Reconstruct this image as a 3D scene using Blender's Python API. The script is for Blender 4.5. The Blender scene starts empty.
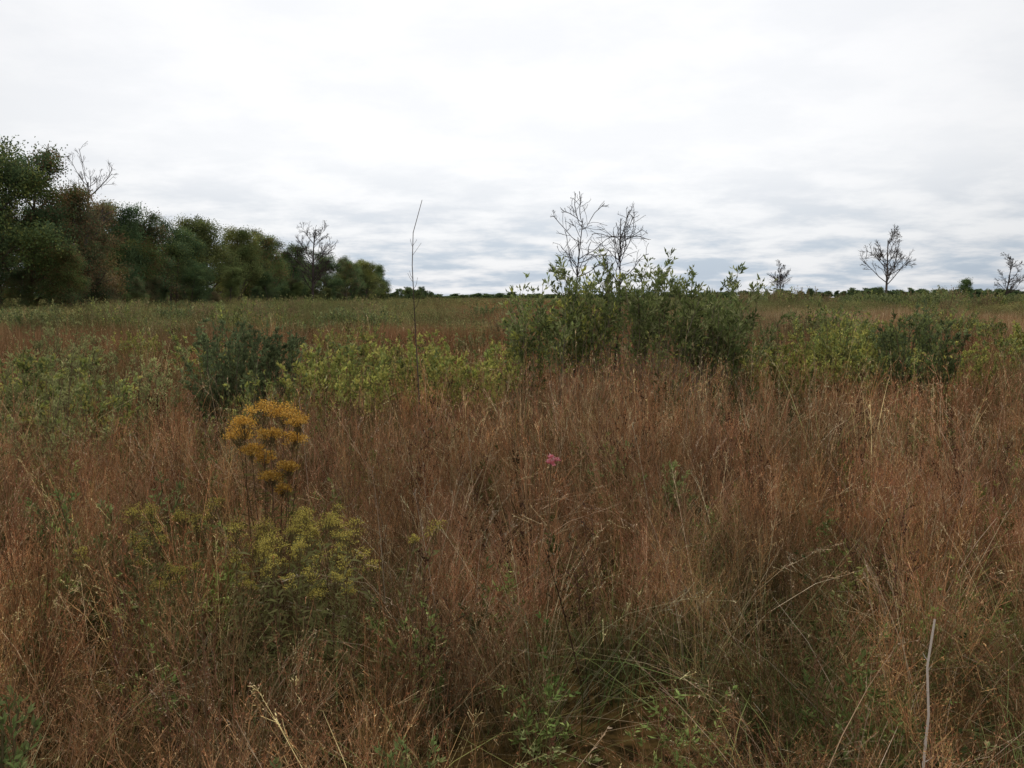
import bpy, math, numpy as np
from mathutils import Vector
sc=bpy.context.scene
K=5
# ---------------------------------------------------------------- mesh builder
class MB:
    def __init__(s): s.V=[];s.F=[];s.C=[];s.n=0
    def add(s,v,f,c):
        s.V.append(v.reshape(-1,3)); s.F.append(f.reshape(-1,4)+s.n); s.C.append(c.reshape(-1,3)); s.n+=v.reshape(-1,3).shape[0]
    def ribbon(s,P,W,S,C):
        N,k,_=P.shape
        v=np.stack([P-S*W[...,None]/2,P+S*W[...,None]/2],2)
        i=np.arange(N)[:,None]*(k*2)+np.arange(k-1)[None]*2
        s.add(v,np.stack([i,i+1,i+3,i+2],-1),np.repeat(C[:,:,None,:],2,2))
    def tube(s,P,R,C,n=4):
        N,k,_=P.shape
        T=np.gradient(P,axis=1); T/=np.linalg.norm(T,axis=2,keepdims=True)+1e-9
        ref=np.where(np.abs(T[:,:1,2:3])>0.8,np.array([1.,0,0]),np.array([0,0,1.]))
        A=np.cross(T,np.broadcast_to(ref,T.shape)); A/=np.linalg.norm(A,axis=2,keepdims=True)+1e-9
        B=np.cross(T,A); a=np.arange(n)*2*math.pi/n
        v=P[:,:,None]+R[:,:,None,None]*(A[:,:,None]*np.cos(a)[None,None,:,None]+B[:,:,None]*np.sin(a)[None,None,:,None])
        b=(np.arange(N)*k*n)[:,None,None]+(np.arange(k-1)*n)[None,:,None]
        i=b+np.arange(n)[None,None]; j=b+((np.arange(n)+1)%n)[None,None]
        s.add(v,np.stack([i,j,j+n,i+n],-1),np.repeat(C[:,:,None,:],n,2))
    def leaf(s,p,d,L,W,C,rng,fold=0.15):
        N=len(p); d=d/(np.linalg.norm(d,axis=1,keepdims=True)+1e-9)
        r=rng.normal(size=(N,3)); sd=np.cross(d,r); sd/=np.linalg.norm(sd,axis=1,keepdims=True)+1e-9
        nn=np.cross(d,sd); L=L[:,None];W=W[:,None]; m=p+d*L*0.45+nn*L*fold
        v=np.stack([p,m-sd*W/2,p+d*L,m+sd*W/2],1)
        s.add(v,(np.arange(N)*4)[:,None]+np.arange(4)[None],np.repeat(C[:,None,:],4,1))
    def cat(s): 
        s.V=[np.concatenate(s.V)];s.F=[np.concatenate(s.F)];s.C=[np.concatenate(s.C)]; return s
    def merge(s,o,off,rz,sc_,tint):
        c,q=math.cos(rz),math.sin(rz); V=o.V[0]*np.array(sc_)
        V=np.stack([V[:,0]*c-V[:,1]*q+off[0],V[:,0]*q+V[:,1]*c+off[1],V[:,2]],-1)
        s.add(V,o.F[0],o.C[0]*tint)
    def mesh(s,name,mat):
        V=np.concatenate(s.V).astype(np.float32);F=np.concatenate(s.F).astype(np.int32);C=np.clip(np.concatenate(s.C),0.003,.8)
        me=bpy.data.meshes.new(name)
        me.vertices.add(len(V)); me.vertices.foreach_set('co',V.ravel())
        me.loops.add(len(F)*4); me.loops.foreach_set('vertex_index',F.ravel())
        me.polygons.add(len(F)); me.polygons.foreach_set('loop_start',np.arange(len(F),dtype=np.int32)*4)
        me.update(calc_edges=True)
        a=me.color_attributes.new('Col','FLOAT_COLOR','POINT')
        cc=np.ones((len(V),4),np.float32); cc[:,:3]=C; a.data.foreach_set('color',cc.ravel())
        me.materials.append(mat); return me
def obj(name,me,loc=(0,0,0),rz=0,sc_=1):
    o=bpy.data.objects.new(name,me); o.location=loc; o.rotation_euler=(0,0,rz)
    o.scale=(sc_,)*3 if np.isscalar(sc_) else sc_
    sc.collection.objects.link(o); return o
def unit(v): return v/(np.linalg.norm(v,axis=-1,keepdims=True)+1e-9)
def polyl(rng,base,d,L,wig,up,k=K):
    N=len(base); P=np.zeros((N,k,3)); P[:,0]=base; d=unit(d)
    for i in range(1,k):
        d=unit(d+rng.normal(size=(N,3))*wig+np.array([0,0,up])); P[:,i]=P[:,i-1]+d*(L/(k-1))[:,None]
    return P
def at(P,t):
    N,k,_=P.shape; u=np.clip(t,0,.999)*(k-1); i=u.astype(int); f=(u-i)[:,None]
    n=np.arange(N); a=P[n,i]; b=P[n,i+1]; return a+(b-a)*f, unit(b-a)
def spawn(rng,P,R,m,t0,t1,ang,lr,wig,up,k=K,shrink=0.5,rr=0.6):
    N=len(P); idx=np.repeat(np.arange(N),m); t=rng.uniform(t0,t1,N*m)
    p,T=at(P[idx],t); r=rng.normal(size=(N*m,3)); pr=unit(np.cross(T,r))
    a=rng.normal(ang,ang*.25,N*m)[:,None]; d=np.cos(a)*T+np.sin(a)*pr
    pl=np.linalg.norm(np.diff(P,axis=1),axis=2).sum(1)[idx]
    L=pl*lr*rng.uniform(.6,1.2,N*m)*(1-shrink*(t-t0)/(t1-t0+1e-6))
    Q=polyl(rng,p,d,L,wig,up,k)
    ki=R.shape[1]; u=t*(ki-1); i=np.minimum(u.astype(int),ki-2); f=u-i
    r0=(R[idx,i]*(1-f)+R[idx,i+1]*f)*rr
    return Q,r0[:,None]*np.linspace(1,.35,k)[None]
def flat(P,c,rng,var=.15):
    N,k,_=P.shape; return np.broadcast_to(np.array(c)[None,None],(N,k,3))*rng.uniform(1-var,1+var,(N,1,1))
def colv(rng,N,cs,var=.2):
    cs=np.array(cs); return cs[rng.integers(0,len(cs),N)]*rng.uniform(1-var,1+var,(N,1))
# ---------------------------------------------------------------- materials
def nt(mat): mat.use_nodes=True; t=mat.node_tree; t.nodes.clear(); return t
def vegmat(name,trans=.25,patch=None,scale=.35,inst=.25,br=1.,n2s=1.7,nv=.3):
    m=bpy.data.materials.new(name); t=nt(m); N=t.nodes; Lk=t.links
    at_=N.new('ShaderNodeAttribute'); at_.attribute_name='Col'; col=at_.outputs['Color']
    geo=N.new('ShaderNodeNewGeometry')
    if patch:
        no=N.new('ShaderNodeTexNoise'); no.inputs['Scale'].default_value=scale; no.inputs['Detail'].default_value=2; no.inputs['Roughness'].default_value=.6
        Lk.new(geo.outputs['Position'],no.inputs['Vector'])
        r=N.new('ShaderNodeValToRGB'); Lk.new(no.outputs['Fac'],r.inputs[0]); el=r.color_ramp.elements
        while len(el)<len(patch): el.new(.5)
        for e,(p,c) in zip(el,patch): e.position=p; e.color=(*c,1)
        mx=N.new('ShaderNodeMix'); mx.data_type='RGBA'; mx.blend_type='MULTIPLY'; mx.inputs['Factor'].default_value=1
        Lk.new(col,mx.inputs['A']); Lk.new(r.outputs[0],mx.inputs['B']); col=mx.outputs['Result']
    oi=N.new('ShaderNodeObjectInfo'); mr=N.new('ShaderNodeMapRange'); mr.inputs['To Min'].default_value=(1-inst)*br; mr.inputs['To Max'].default_value=(1+inst)*br
    Lk.new(oi.outputs['Random'],mr.inputs['Value'])
    n2=N.new('ShaderNodeTexNoise'); n2.inputs['Scale'].default_value=n2s; n2.inputs['Detail'].default_value=1
    Lk.new(geo.outputs['Position'],n2.inputs['Vector'])
    mr2=N.new('ShaderNodeMapRange'); mr2.inputs['From Min'].default_value=.3; mr2.inputs['From Max'].default_value=.7; mr2.inputs['To Min'].default_value=1-nv; mr2.inputs['To Max'].default_value=1+nv
    Lk.new(n2.outputs['Fac'],mr2.inputs['Value'])
    mu=N.new('ShaderNodeMath'); mu.operation='MULTIPLY'; Lk.new(mr.outputs[0],mu.inputs[0]); Lk.new(mr2.outputs[0],mu.inputs[1])
    vm_=N.new('ShaderNodeVectorMath'); vm_.operation='SCALE'; Lk.new(col,vm_.inputs[0]); Lk.new(mu.outputs[0],vm_.inputs['Scale']); co_=vm_.outputs[0]
    b=N.new('ShaderNodeBsdfDiffuse'); Lk.new(co_,b.inputs[0]); o=N.new('ShaderNodeOutputMaterial')
    if trans>0:
        tr=N.new('ShaderNodeBsdfTranslucent'); Lk.new(co_,tr.inputs['Color'])
        ms=N.new('ShaderNodeMixShader'); ms.inputs[0].default_value=trans
        Lk.new(b.outputs[0],ms.inputs[1]); Lk.new(tr.outputs[0],ms.inputs[2]); Lk.new(ms.outputs[0],o.inputs[0])
    else: Lk.new(b.outputs[0],o.inputs[0])
    return m
M_grass=vegmat('dry_grass',0,[(.33,(.60,.76,.64)),(.42,(.92,.97,.96)),(.53,(1.04,.98,.94)),(.66,(1.22,1.18,1.12))],scale=.6,inst=.1,br=1.16,n2s=2.3,nv=.42)
M_far=vegmat('far_grass',0,[(.35,(.75,.86,.74)),(.46,(.95,1.0,.98)),(.56,(1.03,.98,.92)),(.68,(1.22,1.18,1.12))],scale=.07,inst=.12,br=1.16,n2s=.35,nv=.35)
M_leaf=vegmat('shrub_leaf',.4,inst=.1,br=1.3)
M_tree=vegmat('tree_leaf',.35,[(.38,(.75,.85,.8)),(.5,(1,1,1)),(.62,(1.3,1.22,.9))],scale=.22,inst=.2,br=1.6,n2s=.6)
M_bark=vegmat('bark',0,inst=.1)
M_flower=vegmat('flower',.3,inst=.1)
# ---------------------------------------------------------------- ground
def hgt(x,y):
    w=np.exp(-(x*x+y*y)/(60.**2))
    return w*(.06*np.sin(x*.7+1.3)*np.cos(y*.55)+.05*np.sin(x*.31+y*.43))
g=np.concatenate([-np.geomspace(4000,31,26),np.linspace(-30,30,81),np.geomspace(31,4000,26)])
X,Y=np.meshgrid(g,g); Z=hgt(X,Y); n=len(g); i=(np.arange(n-1)[:,None]*n+np.arange(n-1)[None]).ravel()
mb=MB(); mb.add(np.stack([X,Y,Z],-1),np.stack([i,i+1,i+n+1,i+n],-1),np.ones((n*n,3))*.1)
mg=bpy.data.materials.new('ground_thatch'); t=nt(mg); N=t.nodes;Lk=t.links
tc=N.new('ShaderNodeNewGeometry'); n1=N.new('ShaderNodeTexNoise'); n1.inputs['Scale'].default_value=14; n1.inputs['Detail'].default_value=6
n2=N.new('ShaderNodeTexNoise'); n2.inputs['Scale'].default_value=.03; n2.inputs['Detail'].default_value=4
Lk.new(tc.outputs['Position'],n1.inputs['Vector']);Lk.new(tc.outputs['Position'],n2.inputs['Vector'])
r1=N.new('ShaderNodeValToRGB'); r1.color_ramp.elements[0].position=.38; r1.color_ramp.elements[0].color=(.03,.02,.012,1); r1.color_ramp.elements[1].position=.68; r1.color_ramp.elements[1].color=(.17,.10,.052,1)
r2=N.new('ShaderNodeValToRGB'); r2.color_ramp.elements[0].position=.4; r2.color_ramp.elements[0].color=(.7,.8,.5,1); r2.color_ramp.elements[1].position=.6; r2.color_ramp.elements[1].color=(1.2,1,.8,1)
Lk.new(n1.outputs['Fac'],r1.inputs[0]);Lk.new(n2.outputs['Fac'],r2.inputs[0])
mx=N.new('ShaderNodeMix'); mx.data_type='RGBA'; mx.blend_type='MULTIPLY'; mx.inputs['Factor'].default_value=1
Lk.new(r1.outputs[0],mx.inputs['A']);Lk.new(r2.outputs[0],mx.inputs['B'])
b=N.new('ShaderNodeBsdfDiffuse'); Lk.new(mx.outputs['Result'],b.inputs[0])
o=N.new('ShaderNodeOutputMaterial'); Lk.new(b.outputs[0],o.inputs[0])
obj('prairie_ground',mb.mesh('prairie_ground',mg))
# ---------------------------------------------------------------- scatter (geometry nodes)
def scatter(name,protos,x,y,scl,idx,rng,tilt=.06,zs=None):
    col=bpy.data.collections.new(name+'_parts')
    for i,me in enumerate(protos):
        o=bpy.data.objects.new('%s_part_%02d'%(name,i),me); col.objects.link(o)
    n=len(x); me=bpy.data.meshes.new(name); me.vertices.add(n)
    me.vertices.foreach_set('co',np.stack([x,y,hgt(x,y)],-1).astype(np.float32).ravel())
    rot=np.stack([rng.normal(0,tilt,n),rng.normal(0,tilt,n),rng.uniform(0,6.283,n)],-1).astype(np.float32)
    sz=scl if zs is None else zs
    s3=np.stack([scl,scl,sz],-1).astype(np.float32)
    a=me.attributes.new('rot','FLOAT_VECTOR','POINT'); a.data.foreach_set('vector',rot.ravel())
    a=me.attributes.new('scl','FLOAT_VECTOR','POINT'); a.data.foreach_set('vector',s3.ravel())
    a=me.attributes.new('idx','INT','POINT'); a.data.foreach_set('value',idx.astype(np.int32))
    ob=obj(name,me)
    ng=bpy.data.node_groups.new(name+'_gn','GeometryNodeTree')
    ng.interface.new_socket('Geometry',in_out='INPUT',socket_type='NodeSocketGeometry')
    ng.interface.new_socket('Geometry',in_out='OUTPUT',socket_type='NodeSocketGeometry')
    N=ng.nodes;L=ng.links; gi=N.new('NodeGroupInput');go=N.new('NodeGroupOutput')
    ci=N.new('GeometryNodeCollectionInfo'); ci.inputs['Collection'].default_value=col; ci.inputs['Separate Children'].default_value=True; ci.inputs['Reset Children'].default_value=True
    ip=N.new('GeometryNodeInstanceOnPoints'); ip.inputs['Pick Instance'].default_value=True
    def na(nm,ty):
        q=N.new('GeometryNodeInputNamedAttribute'); q.data_type=ty; q.inputs['Name'].default_value=nm; return q.outputs['Attribute']
    e=N.new('FunctionNodeEulerToRotation')
    L.new(na('rot','FLOAT_VECTOR'),e.inputs[0]); L.new(e.outputs[0],ip.inputs['Rotation'])
    L.new(na('scl','FLOAT_VECTOR'),ip.inputs['Scale']); L.new(na('idx','INT'),ip.inputs['Instance Index'])
    L.new(gi.outputs[0],ip.inputs['Points']); L.new(ci.outputs[0],ip.inputs['Instance']); L.new(ip.outputs[0],go.inputs[0])
    md=ob.modifiers.new('scatter','NODES'); md.node_group=ng; return ob
def pn(x,y,s,seed):
    r=np.random.default_rng(seed); o=0
    for k in range(7):
        a=r.uniform(0,6.28); f=s*r.uniform(.5,2); o=o+np.sin((x*math.cos(a)+y*math.sin(a))*f+r.uniform(0,6.28))
    return o/3.
# ---------------------------------------------------------------- grass
def blades(mb,rng,N,spread,h0,h1,w,lean,droop,c0,c1,var=.25,k=4):
    r=spread*np.sqrt(rng.uniform(0,1,N)); a=rng.uniform(0,6.283,N)
    base=np.stack([r*np.cos(a),r*np.sin(a),np.zeros(N)-.02],-1)
    az=a+rng.normal(0,.9,N); H=rng.uniform(h0,h1,N)
    le=np.abs(rng.normal(0,lean,N)); dr=np.abs(rng.normal(0,droop,N)); t=np.linspace(0,1,k)[None]
    hor=H[:,None]*(le[:,None]*t+dr[:,None]*t**2.2)
    P=np.stack([base[:,0:1]+np.cos(az)[:,None]*hor,base[:,1:2]+np.sin(az)[:,None]*hor,base[:,2:3]+H[:,None]*(t-np.minimum(dr,1.2)[:,None]*.5*t**3)],-1)
    W=w*rng.uniform(.7,1.3,N)[:,None]*(1-.75*t**2)
    b=rng.uniform(0,6.283,N); S=np.stack([np.cos(b),np.sin(b),np.zeros(N)],-1)[:,None]
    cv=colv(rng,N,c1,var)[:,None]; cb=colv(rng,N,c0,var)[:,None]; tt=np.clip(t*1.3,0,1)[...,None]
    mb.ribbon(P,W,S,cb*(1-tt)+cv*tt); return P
def sprigs(mb,rng,P,m,t0,t1,ang,lr,w,cols,seeds=2,sl=.006,sw=.0025):
    Q,_=spawn(rng,P,np.ones(P.shape[:2])*.001,m,t0,t1,ang,lr,.12,.03,k=2,shrink=.6)
    N=len(Q); mb.ribbon(Q,np.ones((N,2))*w,unit(rng.normal(size=(N,1,3))),colv(rng,N,cols)[:,None].repeat(2,1))
    idx=np.repeat(np.arange(N),seeds); p,T=at(Q[idx],rng.uniform(.25,.99,len(idx)))
    mb.leaf(p,T+rng.normal(size=p.shape)*.4,rng.uniform(.7,1.3,len(idx))*sl,rng.uniform(.7,1.3,len(idx))*sw,colv(rng,len(idx),cols,.3),rng)
RED=[(.275,.130,.066),(.225,.102,.05),(.32,.160,.083)]
BRN=[(.29,.170,.090),(.25,.148,.078),(.345,.213,.114)]
STR=[(.47,.36,.21),(.41,.30,.17),(.53,.42,.27)]
GRN=[(.12,.145,.045),(.15,.165,.055),(.09,.115,.04)]
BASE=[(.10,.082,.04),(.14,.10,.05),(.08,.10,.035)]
def tuft(kind,seed,lod=0):
    rng=np.random.default_rng(seed); mb=MB(); c=.45 if lod else 1; w=1.9 if lod else 1; n=lambda v:max(3,int(v*c))
    if kind=='blue':
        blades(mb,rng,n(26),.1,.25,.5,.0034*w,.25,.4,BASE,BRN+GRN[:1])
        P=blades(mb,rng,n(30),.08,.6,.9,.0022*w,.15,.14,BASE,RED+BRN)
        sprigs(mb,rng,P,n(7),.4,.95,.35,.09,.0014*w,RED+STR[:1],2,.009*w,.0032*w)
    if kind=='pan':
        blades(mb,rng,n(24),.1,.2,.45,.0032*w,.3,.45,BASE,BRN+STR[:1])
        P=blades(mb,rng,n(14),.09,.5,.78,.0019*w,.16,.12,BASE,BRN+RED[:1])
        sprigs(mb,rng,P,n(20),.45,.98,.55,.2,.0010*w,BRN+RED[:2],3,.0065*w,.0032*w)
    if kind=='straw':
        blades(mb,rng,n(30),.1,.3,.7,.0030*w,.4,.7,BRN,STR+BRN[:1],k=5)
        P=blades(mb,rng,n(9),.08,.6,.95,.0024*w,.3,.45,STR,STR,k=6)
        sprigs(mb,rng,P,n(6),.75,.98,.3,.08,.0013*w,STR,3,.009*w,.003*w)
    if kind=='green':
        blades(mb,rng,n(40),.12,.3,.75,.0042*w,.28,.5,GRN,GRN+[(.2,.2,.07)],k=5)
    if kind=='forb':
        P=blades(mb,rng,4,.05,.5,.8,.004,.12,.04,[(.10,.05,.035)],[(.14,.07,.05)])
        sprigs(mb,rng,P,12,.35,.98,.45,.2,.002,[(.13,.07,.045),(.18,.10,.06)],5,.012*w,.007*w)
    if kind=='gforb':
        P=blades(mb,rng,7,.08,.4,.8,.004*w,.15,.08,[(.14,.1,.05)],[(.14,.13,.05)])
        Q,_=spawn(rng,P,np.ones(P.shape[:2])*.002,6,.3,.95,.6,.22,.1,.05,k=3)
        mb.ribbon(Q,np.ones(Q.shape[:2])*.002,unit(rng.normal(size=(len(Q),1,3))),flat(Q,(.12,.12,.05),rng))
        idx=np.repeat(np.arange(len(Q)),8); p,T=at(Q[idx],rng.uniform(.1,1,len(idx)))
        mb.leaf(p,T+rng.normal(size=p.shape)*.6,rng.uniform(.02,.04,len(idx)),rng.uniform(.007,.013,len(idx)),colv(rng,len(idx),[(.15,.18,.06),(.2,.22,.08),(.12,.15,.05)]),rng)
    return mb.cat()
kinds=['blue','pan','straw','green','forb','gforb']
mix=[(.69,.12,.10,.06,.02,.01),(.34,.40,.12,.07,.03,.02),(.17,.61,.09,.08,.02,.02),(.26,.23,.39,.06,.02,.02),(.25,.25,.11,.26,.02,.10),(.62,.20,.06,.03,.09,.0)]
def tiles(n,rad,lod,mat,seed0):
    pool={k:[tuft(k,seed0+j*10+i,lod) for j in range(3)] for i,k in enumerate(kinds)}; out=[]
    for v in range(12):
        rng=np.random.default_rng(seed0+500+v); mb=MB()
        for q in range(n):
            k=kinds[rng.choice(6,p=np.array(mix[v%6])/sum(mix[v%6]))]; r=rad*math.sqrt(rng.uniform()); a=rng.uniform(0,6.283)
            s=rng.uniform(.8,1.25); h=s*rng.uniform(.7,1.12); br=rng.choice([.5,.8,1.,1.2,1.4])*rng.uniform(.9,1.1)
            mb.merge(pool[k][rng.integers(3)],(r*math.cos(a),r*math.sin(a)),rng.uniform(0,6.28),(s,s,h),br*np.array([1,rng.uniform(.93,1.09),rng.uniform(.87,1.14)]))
        out.append(mb.mesh('grass_tile',mat))
    return out
rng=np.random.default_rng(5)
def gpts(y0,y1,sp,kx=.64,mg_=2.5):
    Wm=kx*y1+mg_; gx,gy=np.meshgrid(np.arange(-Wm,Wm,sp),np.arange(y0,y1,sp)); x=gx.ravel();y=gy.ravel()
    x=x+rng.uniform(-.35,.35,len(x))*sp; y=y+rng.uniform(-.35,.35,len(x))*sp; k=np.abs(x)<kx*y+mg_; return x[k],y[k]
def choose(x,y):
    a=pn(x,y,.8,11)+rng.normal(0,.35,len(x)); b=pn(x,y,.6,12)+rng.normal(0,.35,len(x))
    m=np.where(a>.8,2,np.where(a>.1,1,np.where(a>-.9,0,5)))
    m=np.where(b>.9,3,m); m=np.where(b<-.9,4,m)
    m=np.where((x<-.12*y)&(rng.uniform(0,1,len(x))<.28),4,m)
    return m+6*rng.integers(0,2,len(x))
x,y=gpts(1.45,8,.72)
hs=.84+.19*pn(x,y,.9,3)+rng.normal(0,.09,len(x)); hs=np.clip(hs,.5,1.25)*np.clip(.8+.06*y,.8,1)
for cx,cy,am in((1.9,6.8,.4),(1.0,7.6,.3),(-1.9,6.2,.25),(3.0,6.0,.25)): hs+=am*np.exp(-((x-cx)**2+(y-cy)**2)/.5)
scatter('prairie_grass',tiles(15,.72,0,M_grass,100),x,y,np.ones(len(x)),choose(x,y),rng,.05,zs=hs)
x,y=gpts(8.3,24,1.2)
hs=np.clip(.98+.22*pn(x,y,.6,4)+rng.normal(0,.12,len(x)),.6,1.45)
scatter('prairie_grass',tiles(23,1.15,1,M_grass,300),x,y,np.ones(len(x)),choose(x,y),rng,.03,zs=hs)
def patch(seed,N,size,h0,h1,w,cols,leafy=0,lcol=None,ls=.05):
    rng=np.random.default_rng(seed); mb=MB()
    P=blades(mb,rng,N,size,h0,h1,w,.15,.2,BASE,cols,.35,k=3)
    if leafy:
        idx=rng.integers(0,max(10,N//6),leafy); t=.3+.72*rng.uniform(0,1,leafy)**.6; p,T=at(P[idx],t)
        p=p+rng.normal(size=p.shape)*ls*1.3
        mb.leaf(p,T+rng.normal(size=p.shape)*.8,rng.uniform(.6,1.3,leafy)*ls,rng.uniform(.6,1.3,leafy)*ls*.45,colv(rng,leafy,lcol,.35),rng)
    return mb.mesh('patch',M_far)
GL=[(.17,.175,.075),(.21,.205,.085),(.15,.155,.065)]; YG=[(.29,.27,.11),(.24,.23,.09)]
far=[patch(21,1200,2,.55,.95,.008,RED+BRN),patch(22,1200,2,.5,.9,.008,BRN+STR[:1]),patch(23,1200,2,.5,.95,.008,BRN+STR),
     patch(24,900,2,.5,1.0,.008,BRN+RED[:1]+STR[:1],4500,GL+YG),patch(25,900,2,.6,1.15,.008,GRN+BRN+STR[:1],6000,GL+YG)]
def choosefar(x,y):
    a=pn(x,y*.6,.12,31)+rng.normal(0,.35,len(x)); idx=np.where(a>.05,0,np.where(a>-.6,1,2))
    left=(x<-.05*y)&(y>29)
    pg=np.where(left,.68,np.where(y>60,.4,.16))+.35*pn(x,y*.35,.1,32); u=rng.uniform(0,1,len(x))
    return np.where(u<pg,rng.integers(3,5,len(x)),idx)
x,y=gpts(24.3,92,2.4,.6,6)
scatter('prairie_grass',far,x,y,np.ones(len(x)),choosefar(x,y),rng,.02,zs=np.clip(1+.22*pn(x,y,.2,33)+rng.normal(0,.15,len(x)),.6,1.6))
far2=[patch(s,1400,8,.55,1.0,.03,c,l,lc,.15) for s,c,l,lc in((41,RED+BRN,0,None),(42,BRN,0,None),(43,BRN+STR,0,None),(44,BRN+RED[:1],3000,GL+YG),(45,GRN+BRN+STR[:1],4000,GL+YG))]
x,y=gpts(97,430,9,.6,20)
scatter('prairie_grass',far2,x,y,np.ones(len(x)),choosefar(x,y),rng,.004,zs=np.clip(1+.2*pn(x,y,.05,34)+rng.normal(0,.15,len(x)),.7,1.6))
# ---------------------------------------------------------------- shrubs
def shrub(seed,rx,ry,h0,h1,nst,lean,nb,nl,L,W,lcols,bcol=(.14,.11,.08),tlo=.25,sub=True,top=None,wood=.008,topl=4,bl=.32):
    rng=np.random.default_rng(seed); mb=MB()
    a=rng.uniform(0,6.283,nst); r=np.sqrt(rng.uniform(0,1,nst)); bx,by=r*np.cos(a)*rx*.75,r*np.sin(a)*ry*.75
    H=rng.uniform(h0,h1,nst)
    H=H*(top(bx/rx) if top is not None else 1-.25*r**2)
    d=np.stack([bx/rx*lean+rng.normal(0,.12,nst),by/ry*lean+rng.normal(0,.12,nst),np.ones(nst)],-1)
    P=polyl(rng,np.stack([bx,by,np.zeros(nst)-.03],-1),d,H,.09,.04)
    R=wood*rng.uniform(.6,1.2,nst)[:,None]*np.linspace(1,.3,K)[None]; mb.tube(P,R,flat(P,bcol,rng,.3),4)
    Q,RQ=spawn(rng,P,R,nb,tlo,.97,.55,bl,.1,.08); mb.tube(Q,np.maximum(RQ,.0012),flat(Q,bcol,rng,.3),3); src=[Q]
    if sub:
        Q2,R2=spawn(rng,Q,RQ,3,.2,.95,.6,.5,.12,.05); mb.ribbon(Q2,np.ones(Q2.shape[:2])*.002,unit(rng.normal(size=(len(Q2),1,3))),flat(Q2,bcol,rng,.3)); src.append(Q2)
    A=np.concatenate(src); idx=np.repeat(np.arange(len(A)),nl); p,T=at(A[idx],rng.uniform(.05,1,len(idx)))
    bc=colv(rng,len(A),lcols,.3)[idx]*rng.uniform(.7,1.3,(len(idx),1))
    mb.leaf(p,T+rng.normal(size=p.shape)*.55+np.array([0,0,.2]),rng.uniform(.6,1.2,len(idx))*L,rng.uniform(.7,1.2,len(idx))*W,bc,rng)
    idx=np.repeat(np.arange(nst),nl*topl); p,T=at(P[idx],rng.uniform(.5,1,len(idx)))
    mb.leaf(p,T+rng.normal(size=p.shape)*.6,rng.uniform(.6,1.2,len(idx))*L,rng.uniform(.7,1.2,len(idx))*W,colv(rng,len(idx),lcols,.3),rng)
    return mb.mesh('shrub',M_leaf)
WIL=[(.145,.175,.06),(.17,.195,.07),(.105,.135,.05),(.23,.245,.11)]
DK=[(.12,.15,.07),(.15,.18,.08),(.10,.125,.06)]
YEL=[(.31,.31,.08),(.24,.26,.08),(.34,.31,.09),(.18,.21,.06)]
obj('willow_shrub',shrub(51,1.2,.8,1.7,2.2,50,.30,9,5,.085,.027,WIL,(.22,.18,.14),.36,top=lambda u:1-.05*np.abs(u)),(1.8,14,0))
obj('willow_shrub',shrub(52,.6,.5,1.55,2.12,28,.28,9,5,.08,.026,WIL+YEL[:1],(.26,.22,.17),.38),(.62,13.6,0))
obj('willow_shrub',shrub(53,.5,.5,1.55,2.05,24,.28,8,5,.085,.026,WIL,(.20,.16,.12),.35),(2.75,13.8,0))
obj('willow_shrub',shrub(531,1.1,.3,.9,1.5,30,.4,7,1,.05,.018,YEL+WIL,(.24,.17,.12),.3),(1.6,13.0,0))
obj('dogwood_shrub',shrub(54,.66,.5,1.25,1.6,46,.22,9,7,.052,.018,DK,(.12,.10,.07),.15,bl=.28),(-3.0,11,0))
obj('dogwood_shrub',shrub(55,.42,.45,1.3,1.7,34,.2,8,8,.055,.019,DK+WIL[:2],(.12,.10,.07),.15,bl=.25),(5.5,13.2,0))
obj('dogwood_shrub',shrub(551,.7,.5,1.2,1.6,26,.35,8,5,.055,.02,WIL+YEL,(.16,.13,.08),.2,bl=.3),(4.9,14.6,0))
ys=[shrub(56,.55,.45,.85,1.25,22,.4,7,5,.05,.024,YEL,(.15,.10,.06),.3,bl=.28),shrub(57,.5,.4,.8,1.2,18,.4,7,5,.048,.022,YEL+WIL,(.15,.10,.06),.3,bl=.28),
    shrub(571,.5,.45,.9,1.3,18,.3,8,4,.042,.013,[(.19,.20,.08),(.24,.24,.10)],(.16,.12,.07),.2,bl=.25)]
PL=[(-1.9,10.6,1,0),(-1.35,11.6,1,1),(-.75,11.2,.95,0),(-2.1,11.8,1,0),(-.45,12.4,1,0),(-.1,12.9,1.05,1),(-1.0,12.6,1,0),(-2.45,10.0,.85,1),
        (-4.3,9.6,1.05,2),(-4.9,10.4,1.1,1),(-3.9,8.8,.95,1),(-5.0,9.2,.9,2),(-3.7,9.9,1,2),(-5.8,12.5,1.1,2),(-3.6,7.6,.85,2),(-5.4,11.2,1.05,1),
        (3.6,14.5,1,1),(4.5,14.2,1.1,0),(5.2,15.2,1.15,0),(4.9,13.0,.95,1),(4.2,15.5,1.1,2),(-2.2,12.8,1.1,1),(-1.6,14.6,1.1,0),(6.4,16.5,1.1,1),(-6.8,14.5,1.2,2),(3.8,13.6,.9,0),(6.2,14.2,1,0)]
for k in range(20):
    yy=rng.uniform(14,24); xx=rng.uniform(-.58,.6)*yy
    if -.05*yy<xx<.3*yy: continue
    PL.append((xx,yy,rng.uniform(.8,1.2),int(rng.integers(0,3))))
for q,(px,py,s,k) in enumerate(PL): obj('yellow_leaf_shrub',ys[k],(px,py,0),q*1.3,s)
rs=np.random.default_rng(77)
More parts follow.
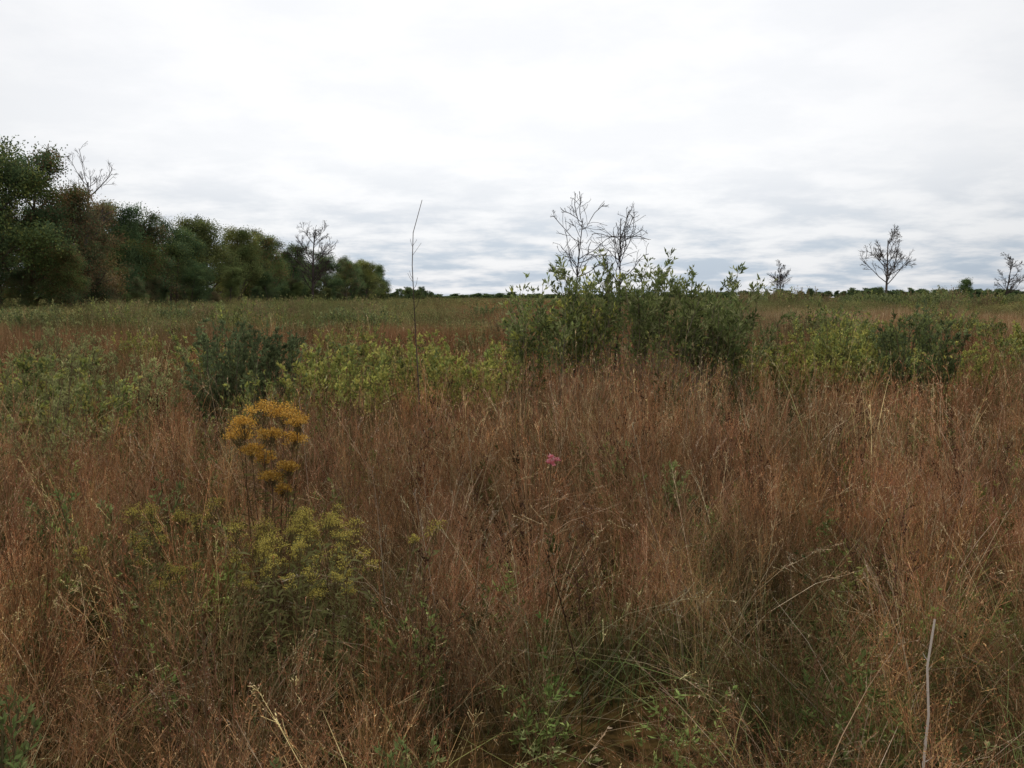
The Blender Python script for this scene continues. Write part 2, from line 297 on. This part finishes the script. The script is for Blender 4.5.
sp=[shrub(58,1.0,.9,1.2,1.9,30,.35,7,6,.10,.045,WIL+YEL[:2],(.12,.1,.07),.2,sub=False,wood=.012),shrub(59,1.1,.9,1.1,1.7,30,.35,7,6,.10,.045,DK+WIL,(.1,.08,.06),.15,sub=False,wood=.012),
    shrub(60,1.0,.9,1.2,1.8,30,.35,7,4,.09,.035,[(.24,.17,.09),(.20,.18,.09)],(.14,.09,.06),.2,sub=False,wood=.012)]
xs=[];yn=[];ss=[];ii=[]
for k in range(300):
    yy=rs.uniform(22,190); xx=rs.uniform(-.6,.62)*yy
    if abs(xx-.1*yy)<.08*yy and yy<50: continue
    xs.append(xx);yn.append(yy);ss.append(rs.uniform(.5,.9)*(1 if yy<70 else 1.15)); ii.append(rs.integers(0,3))
for k in range(170):
    yy=rs.uniform(85,175); xx=rs.uniform(.2,.62)*yy
    xs.append(xx);yn.append(yy);ss.append(rs.uniform(.8,1.6)); ii.append(rs.integers(0,3))
for k in range(90):
    yy=rs.uniform(28,75); xx=rs.uniform(-.6,-.1)*yy
    xs.append(xx);yn.append(yy);ss.append(rs.uniform(.6,.95)); ii.append(rs.integers(0,3))
scatter('distant_brush',sp,np.array(xs),np.array(yn),np.array(ss),np.array(ii),rng,.03)
# ---------------------------------------------------------------- trees
def tree(seed,H,cr,leaves,ls,lcols,bare=False,tlo=.14,bark=(.09,.075,.06),m=(22,7,4),tw=.014,ang=.95,sp_=.40):
    rng=np.random.default_rng(seed); mb=MB()
    P=polyl(rng,np.zeros((1,3)),np.array([[rng.normal(0,.05),rng.normal(0,.05),1.]]),np.array([H*.86]),.07,.12)
    R=(H*.018)*np.linspace(1,.25,K)[None]; mb.tube(P,R,flat(P,bark,rng),7)
    Q,RQ=spawn(rng,P,R,m[0],tlo,.97,ang,cr/H*1.05,.14,.10,shrink=.5,rr=.5); mb.tube(Q,np.maximum(RQ,.015),flat(Q,bark,rng),5)
    Q2,R2=spawn(rng,Q,RQ,m[1],.25,.98,.65,.5,.16,.06,rr=.6); mb.tube(Q2,np.maximum(R2,tw*.8),flat(Q2,bark,rng),4)
    Q3,R3=spawn(rng,Q2,R2,m[2],.25,.98,.6,.55,.18,.04,rr=.6,k=3); mb.tube(Q3,np.maximum(R3,tw*.55),flat(Q3,bark,rng),3)
    if bare:
        Q4,R4=spawn(rng,Q3,R3,4,.2,.98,.6,.9,.18,.03,k=3); mb.ribbon(Q4,np.ones(Q4.shape[:2])*tw*.8,unit(rng.normal(size=(len(Q4),1,3))),flat(Q4,bark,rng))
    if leaves:
        tips=np.concatenate([Q3[:,-1],Q3[:,1]]); tips=tips[rng.uniform(0,1,len(tips))<.85]
        k=max(1,leaves//len(tips)); idx=np.repeat(np.arange(len(tips)),k)
        p=tips[idx]+rng.normal(size=(len(idx),3))*np.array([sp_,sp_,sp_*.6]); 
        cc=colv(rng,len(tips),lcols,.25)*(1+.35*np.sin(tips[:,:1]*1.9+tips[:,1:2]*1.3+seed)*np.sin(tips[:,2:3]*2.1))
        mb.leaf(p,rng.normal(size=p.shape)+np.array([0,0,-.2]),rng.uniform(.7,1.3,len(idx))*ls,rng.uniform(.7,1.3,len(idx))*ls*.7,cc[idx]*rng.uniform(.8,1.2,(len(idx),1)),rng)
    return mb.mesh('tree',M_tree if leaves else M_bark)
TG=[(.07,.10,.048),(.085,.115,.053),(.06,.09,.045)]
TO=[(.13,.145,.055),(.15,.15,.06),(.10,.125,.05)]
TR=[(.13,.085,.05),(.11,.095,.055),(.15,.11,.06)]
T=[tree(61,10,4.2,28000,.13,TG),tree(62,10,4.6,28000,.13,TG+TO[:1]),tree(63,10,4.2,26000,.13,TO),tree(64,10,4,22000,.13,TR+TG[:1]),tree(65,10,4.4,28000,.13,TG+TR[:1],tlo=.1)]
lst=[(-37,60,12.0,0),(-32.8,62,12.4,1),(-32.3,66,11.4,4),(-31.4,70,9.8,3),(-32,75,9.2,3),(-33.9,85,9.8,0),(-33,90,9,4),(-34,100,9.4,1),(-33.8,110,11.4,2),(-33.2,120,10.9,2),(-32,130,10.2,4),(-31,140,9.2,0),(-31,165,9.4,1),(-32,190,9.4,1),(-29.5,200,10,2),(-30.5,225,9.2,0),(-30,180,8.4,4),(-28.5,212,7.5,1),
 (-30.6,71,5.5,4),(-33,82,6,0),(-31,95,5,1),(-31,108,5.5,2),(-30,122,5,1),(-28.6,64,5,4)]
for k,(tx,ty,h,i) in enumerate(lst): obj('oak_tree',T[i],(tx,ty,-.1),k*1.1,h/10.)
n=70; y=rs.uniform(62,260,n); x=-37-rs.uniform(0,1,n)**1.4*25; h=np.where(y>66,rs.uniform(8,9.7,n),rs.uniform(9,11.5,n))
scatter('woodland',T,x,y,h/10,rs.integers(0,5,n),rng,.03)
n=85; yy=np.concatenate([rs.uniform(56,235,n-25),rs.uniform(150,235,25)]); xx=-29.5-rs.uniform(0,4,n)
scatter('woodland_edge_brush',[T[0],T[4],T[3],T[2]],xx,yy,rs.uniform(.22,.44,n),rs.integers(0,4,n),rng,.03)
hz=[tree(66,10,4.6,3500,.6,TG,m=(16,5,3),sp_=.7),tree(67,10,4.8,3500,.6,TG+TO[:1],m=(16,5,3),sp_=.7)]
n=700; yy=rs.uniform(600,950,n); xx=rs.uniform(-.6,.65,n)*yy; d_=pn(xx,yy*.2,.012,90); k=(d_>-.9)
scatter('horizon_tree_line',hz,xx[k],yy[k],(rs.uniform(.6,1.3,n))[k],rs.integers(0,2,k.sum()),rng,.02,zs=((rs.uniform(.22,.5,n)+.14*np.clip(d_,-.5,1.5))*(1+.5*(xx>180)))[k])
n=16; yy=rs.uniform(290,340,n); xx=rs.uniform(-.118,-.075,n)*yy
scatter('distant_grove',[T[0],T[1]],xx,yy,rs.uniform(.35,.52,n),rs.integers(0,2,n),rng,.02)
GB=(.085,.07,.06)
obj('bare_tree',tree(71,10,5,0,0,None,True,.2,GB,(20,7,4),.026,.8),(62.5,165,0),0,1.3)
obj('bare_tree',tree(72,10,5,0,0,None,True,.2,GB,(20,7,4),.036,.8),(54,200,0),1,.86)
obj('bare_tree',tree(73,10,4.6,0,0,None,True,.2,GB,(20,7,4),.032,.8),(84,168,0),2,.92)
obj('bare_tree',tree(74,10,4.8,0,0,None,True,.2,(.075,.06,.055),(26,7,4),.022,.8),(-22.3,110,0),0,.98)
obj('bare_tree',tree(75,10,4.6,0,0,None,True,.45,(.12,.105,.10),(14,5,3),.012,.8),(-31.2,72.5,0),0,1.17)
obj('cedar_tree',tree(76,5,1.9,9000,.14,[(.05,.075,.04),(.06,.09,.045)],tlo=.15,sp_=.3),(78,170,0),0,1.)
# ---------------------------------------------------------------- dead saplings behind the willow
def sapling(seed,H,lean,col=(.075,.065,.06)):
    rng=np.random.default_rng(seed); mb=MB()
    P=polyl(rng,np.zeros((1,3)),np.array([[lean,.0,1.]]),np.array([H]),.06,.02)
    R=.024*np.linspace(1,.25,K)[None]; mb.tube(P,R,flat(P,col,rng),6)
    Q,RQ=spawn(rng,P,R,17,.62,.98,.95,.26,.20,.04,shrink=.25,rr=.65,k=7); mb.tube(Q,np.maximum(RQ,.005),flat(Q,col,rng),4)
    Q2,R2=spawn(rng,Q,RQ,6,.15,.98,.7,.5,.24,.03); mb.tube(Q2,np.maximum(R2,.0032),flat(Q2,col,rng),3)
    Q3,R3=spawn(rng,Q2,R2,3,.15,.98,.7,.5,.22,.02); mb.ribbon(Q3,np.ones(Q3.shape[:2])*.004,unit(rng.normal(size=(len(Q3),1,3))),flat(Q3,col,rng))
    return mb.mesh('sapling',M_bark)
obj('dead_sapling',sapling(81,2.85,-.06),(.92,14.2,0))
obj('dead_sapling',sapling(82,2.8,.06),(1.4,14.3,0))
r8=np.random.default_rng(83); mb=MB()
P=polyl(r8,np.zeros((1,3)),np.array([[-.03,0,1.]]),np.array([2.65]),.012,.0,k=9)
P[0,:,0]+=np.array([0,0,0,0,0,0,0,.03,.14]); R=.009*np.linspace(1,.35,9)[None]; mb.tube(P,R,flat(P,(.12,.09,.07),r8),5)
Q,RQ=spawn(r8,P,R,8,.4,.95,.7,.08,.1,.1); mb.tube(Q,np.maximum(RQ,.0018),flat(Q,(.12,.09,.07),r8),3)
obj('bare_stalk',mb.mesh('stalk',M_bark),(-.94,10.2,0))
# ---------------------------------------------------------------- goldenrods
def goldenrod(seed,heads,cols,fs=.006,dens=260,flatness=.35,leafcol=[(.10,.08,.04),(.12,.11,.04)],sr=.0032,m=22,jit=.2):
    rng=np.random.default_rng(seed); mb=MB(); n=len(heads); heads=np.array(heads,float)
    base=heads[:,:3]*np.array([.25,.25,0]); tip=heads[:,:3]; t=np.linspace(0,1,K)[None,:,None]
    P=base[:,None]*(1-t)+tip[:,None]*t+rng.normal(0,.01,(n,K,3))*np.sin(t*3.14)
    mb.tube(P,sr*np.ones((n,1))*np.linspace(1,.6,K)[None],flat(P,(.13,.08,.05),rng),5)
    idx=np.repeat(np.arange(n),34); p,T=at(P[idx],rng.uniform(.15,.95,len(idx)))
    mb.leaf(p,T*.3+rng.normal(size=p.shape)*np.array([1,1,.5]),rng.uniform(.03,.07,len(idx)),rng.uniform(.006,.012,len(idx)),colv(rng,len(idx),leafcol),rng)
    for h in heads:
        r=h[3]; a=rng.uniform(0,6.28,m); rr=np.sqrt(rng.uniform(0,1,m))*r
        e=h[:3]+np.stack([rr*np.cos(a),rr*np.sin(a),(1-(rr/r)**2)*r*flatness+rng.normal(0,.008,m)],-1)
        s=h[:3]-np.array([0,0,r*.9])+rng.normal(0,.01,(m,3)); tt=np.linspace(0,1,3)[None,:,None]; B=s[:,None]*(1-tt)+e[:,None]*tt
        mb.tube(B,np.ones((m,3))*.0011,flat(B,(.14,.11,.05),rng),3)
        idx=np.repeat(np.arange(m),dens//m*2); q=e[idx]+rng.normal(0,1,(len(idx),3))*np.array([jit,jit,jit*.45])*r
        mb.leaf(q,rng.normal(size=q.shape)+np.array([0,0,.6]),rng.uniform(.6,1.4,len(idx))*fs,rng.uniform(.6,1.4,len(idx))*fs*.7,colv(rng,len(idx),cols,.3),rng)
    return mb.mesh('goldenrod',M_flower)
ORG=[(.58,.34,.065),(.50,.29,.055),(.62,.40,.11),(.36,.21,.05)]
hd=[(-.02,0,1.15,.07),(.07,.02,1.13,.065),(.14,-.02,1.10,.05),(-.11,.01,1.08,.06),(-.15,.05,1.03,.05),(.02,-.05,1.05,.055),(.10,.06,1.01,.05),(-.06,-.06,.98,.045),(.03,-.08,.86,.045),(.10,-.04,.90,.04),(.06,.0,.79,.035),(-.03,.05,.93,.035)]
obj('goldenrod_plant',goldenrod(91,hd,ORG,.0085,360,leafcol=[(.20,.14,.06),(.16,.14,.05)],jit=.26,sr=.0026),(-1.1,4.4,0))
YL=[(.46,.38,.085),(.40,.33,.08),(.50,.41,.11),(.28,.25,.07)]
rg=np.random.default_rng(92); gp=[]
for s in range(3):
    h=[(rg.normal(0,.10),rg.normal(0,.10),rg.uniform(.50,.79),rg.uniform(.018,.036)) for _ in range(10)]
    gp.append(goldenrod(93+s,h,YL,.006,100,1.6,[(.14,.14,.05),(.18,.17,.07)],.0015,9,.38))
for k,(gx,gy,s) in enumerate([(-1.02,3.75,1),(-.86,3.65,1.0),(-.72,3.75,1.0),(-.6,3.7,.98),(-.8,3.95,1.02),(-1.38,3.9,.98),(-1.55,4.1,.98),(-.95,3.9,1.0)]):
    obj('goldenrod_plant',gp[k%3],(gx,gy,0),k*2.1,s)
# pink flower
r9=np.random.default_rng(99); mb=MB(); PK=[(.8,.25,.28),(.8,.38,.40),(.75,.2,.22)]
P=polyl(r9,np.zeros((1,3)),np.array([[0,0,1.]]),np.array([.95]),.02,.05); mb.tube(P,.0018*np.ones((1,K)),flat(P,(.18,.13,.07),r9),4)
for off in((0,0,0,1),(.026,0,.014,.8),(.0,.01,.024,.8)):
    c=P[0,-1]+np.array(off[:3]); a=np.linspace(0,6.28,14)[:-1]
    d=np.stack([np.cos(a),np.sin(a),.6+.5*r9.normal(size=13)],-1); mb.leaf(np.repeat(c[None],13,0),d,np.ones(13)*.026*off[3],np.ones(13)*.016*off[3],colv(r9,13,PK),r9)
obj('pink_wildflower',mb.mesh('pink',M_flower),(.155,4.2,0))
mb=MB(); r10=np.random.default_rng(100)
P=polyl(r10,np.array([[0,0,-.05]]),np.array([[.0,0,1.]]),np.array([.88]),.03,.03,k=8); P[0,:,0]+=np.array([0,.004,-.006,.006,-.005,.008,.002,.014])-.02*np.linspace(0,1,8); mb.tube(P,.0038*np.linspace(1.15,.7,8)[None],flat(P,(.55,.47,.39),r10),6)
Q,RQ=spawn(r10,P,.005*np.ones((1,8)),5,.4,.95,.7,.05,.15,.05); mb.tube(Q,RQ*.6,flat(Q,(.55,.47,.39),r10),4)
obj('pale_dead_stick',mb.mesh('stick',M_bark),(1.085,2.45,0))
w=shrub(110,.18,.15,.45,.68,14,.4,6,4,.030,.010,[(.14,.18,.06),(.18,.21,.08)],(.12,.1,.05),.2)
for k,(a,c,s) in enumerate([(-1.15,2.05,1.05),(-1.3,2.3,1.15),(-2.2,5.2,1.2),(.9,6.2,1.2),(-.42,2.5,.85)]): obj('leafy_weed',w,(a,c,0),k*1.7,s)
# ---------------------------------------------------------------- world
wd=bpy.data.worlds.new('World'); sc.world=wd; wd.use_nodes=True; t=wd.node_tree; t.nodes.clear(); N=t.nodes;Lk=t.links
tc=N.new('ShaderNodeTexCoord'); sx=N.new('ShaderNodeSeparateXYZ'); Lk.new(tc.outputs['Generated'],sx.inputs[0])
def mth(op,a,b=None):
    m=N.new('ShaderNodeMath'); m.operation=op
    for i,v in enumerate((a,b)):
        if v is None: continue
        if isinstance(v,(int,float)): m.inputs[i].default_value=v
        else: Lk.new(v,m.inputs[i])
    return m.outputs[0]
def mrange(v,a,b,c,d):
    m=N.new('ShaderNodeMapRange'); m.interpolation_type='SMOOTHSTEP'
    for k,q in zip(('From Min','From Max','To Min','To Max'),(a,b,c,d)): m.inputs[k].default_value=q
    Lk.new(v,m.inputs['Value']); return m.outputs[0]
zc=mth('MAXIMUM',sx.outputs[2],0.0); den=mth('ADD',zc,.16)
cv=N.new('ShaderNodeCombineXYZ'); Lk.new(mth('DIVIDE',sx.outputs[0],den),cv.inputs[0]); Lk.new(mth('DIVIDE',sx.outputs[1],den),cv.inputs[1]); cv.inputs[2].default_value=3.7
no=N.new('ShaderNodeTexNoise'); no.inputs['Scale'].default_value=2.4; no.inputs['Detail'].default_value=6; no.inputs['Roughness'].default_value=.58; no.inputs['Distortion'].default_value=.1
Lk.new(cv.outputs[0],no.inputs['Vector'])
dark=mrange(no.outputs['Fac'],.36,.64,0,1); low=mrange(zc,0.0,.155,1,0)
amt=mth('ADD',mth('MULTIPLY',dark,mth('ADD',mth('MULTIPLY',low,.46),.10)),mth('MULTIPLY',low,.20))
cr=N.new('ShaderNodeValToRGB'); Lk.new(amt,cr.inputs[0]); e=cr.color_ramp.elements
e[0].position=0; e[0].color=(.93,.93,.94,1); e[1].position=1; e[1].color=(.31,.40,.52,1)
q=e.new(.35); q.color=(.70,.73,.78,1); q=e.new(.65); q.color=(.47,.55,.65,1)
sd=Vector((-.02,1,.25)).normalized()
vm=N.new('ShaderNodeVectorMath'); vm.operation='DOT_PRODUCT'; Lk.new(tc.outputs['Generated'],vm.inputs[0]); vm.inputs[1].default_value=sd
glow=mrange(vm.outputs['Value'],.80,1.0,.91,1.12)
bg=N.new('ShaderNodeBackground'); Lk.new(cr.outputs[0],bg.inputs[0]); Lk.new(glow,bg.inputs[1])
sky=N.new('ShaderNodeTexSky'); sky.sky_type='NISHITA'; sky.sun_disc=False; sky.sun_elevation=math.radians(42); sky.sun_rotation=math.radians(-5)
bs=N.new('ShaderNodeBackground'); Lk.new(sky.outputs[0],bs.inputs[0]); bs.inputs[1].default_value=.1
ms=N.new('ShaderNodeMixShader'); ms.inputs[0].default_value=.94; Lk.new(bs.outputs[0],ms.inputs[1]); Lk.new(bg.outputs[0],ms.inputs[2])
ow=N.new('ShaderNodeOutputWorld'); Lk.new(ms.outputs[0],ow.inputs[0])
sl=bpy.data.lights.new('sun','SUN'); sl.energy=1.2; sl.angle=math.radians(30); sl.color=(1,.96,.9)
so=bpy.data.objects.new('sun',sl); sc.collection.objects.link(so)
el,az=math.radians(42),math.radians(-5)
so.rotation_euler=Vector((math.sin(az)*math.cos(el),math.cos(az)*math.cos(el),math.sin(el))).to_track_quat('Z','Y').to_euler()
# ---------------------------------------------------------------- camera
cam=bpy.data.cameras.new('camera'); cam.lens=34.6; cam.sensor_width=36; cam.clip_end=9000; cam.clip_start=.05
co=bpy.data.objects.new('camera',cam); sc.collection.objects.link(co); co.location=(0,0,1.66); co.rotation_euler=(math.radians(90-5.05),0,0); sc.camera=co
sc.view_settings.view_transform='Standard'; sc.view_settings.look='None'; sc.view_settings.exposure=0
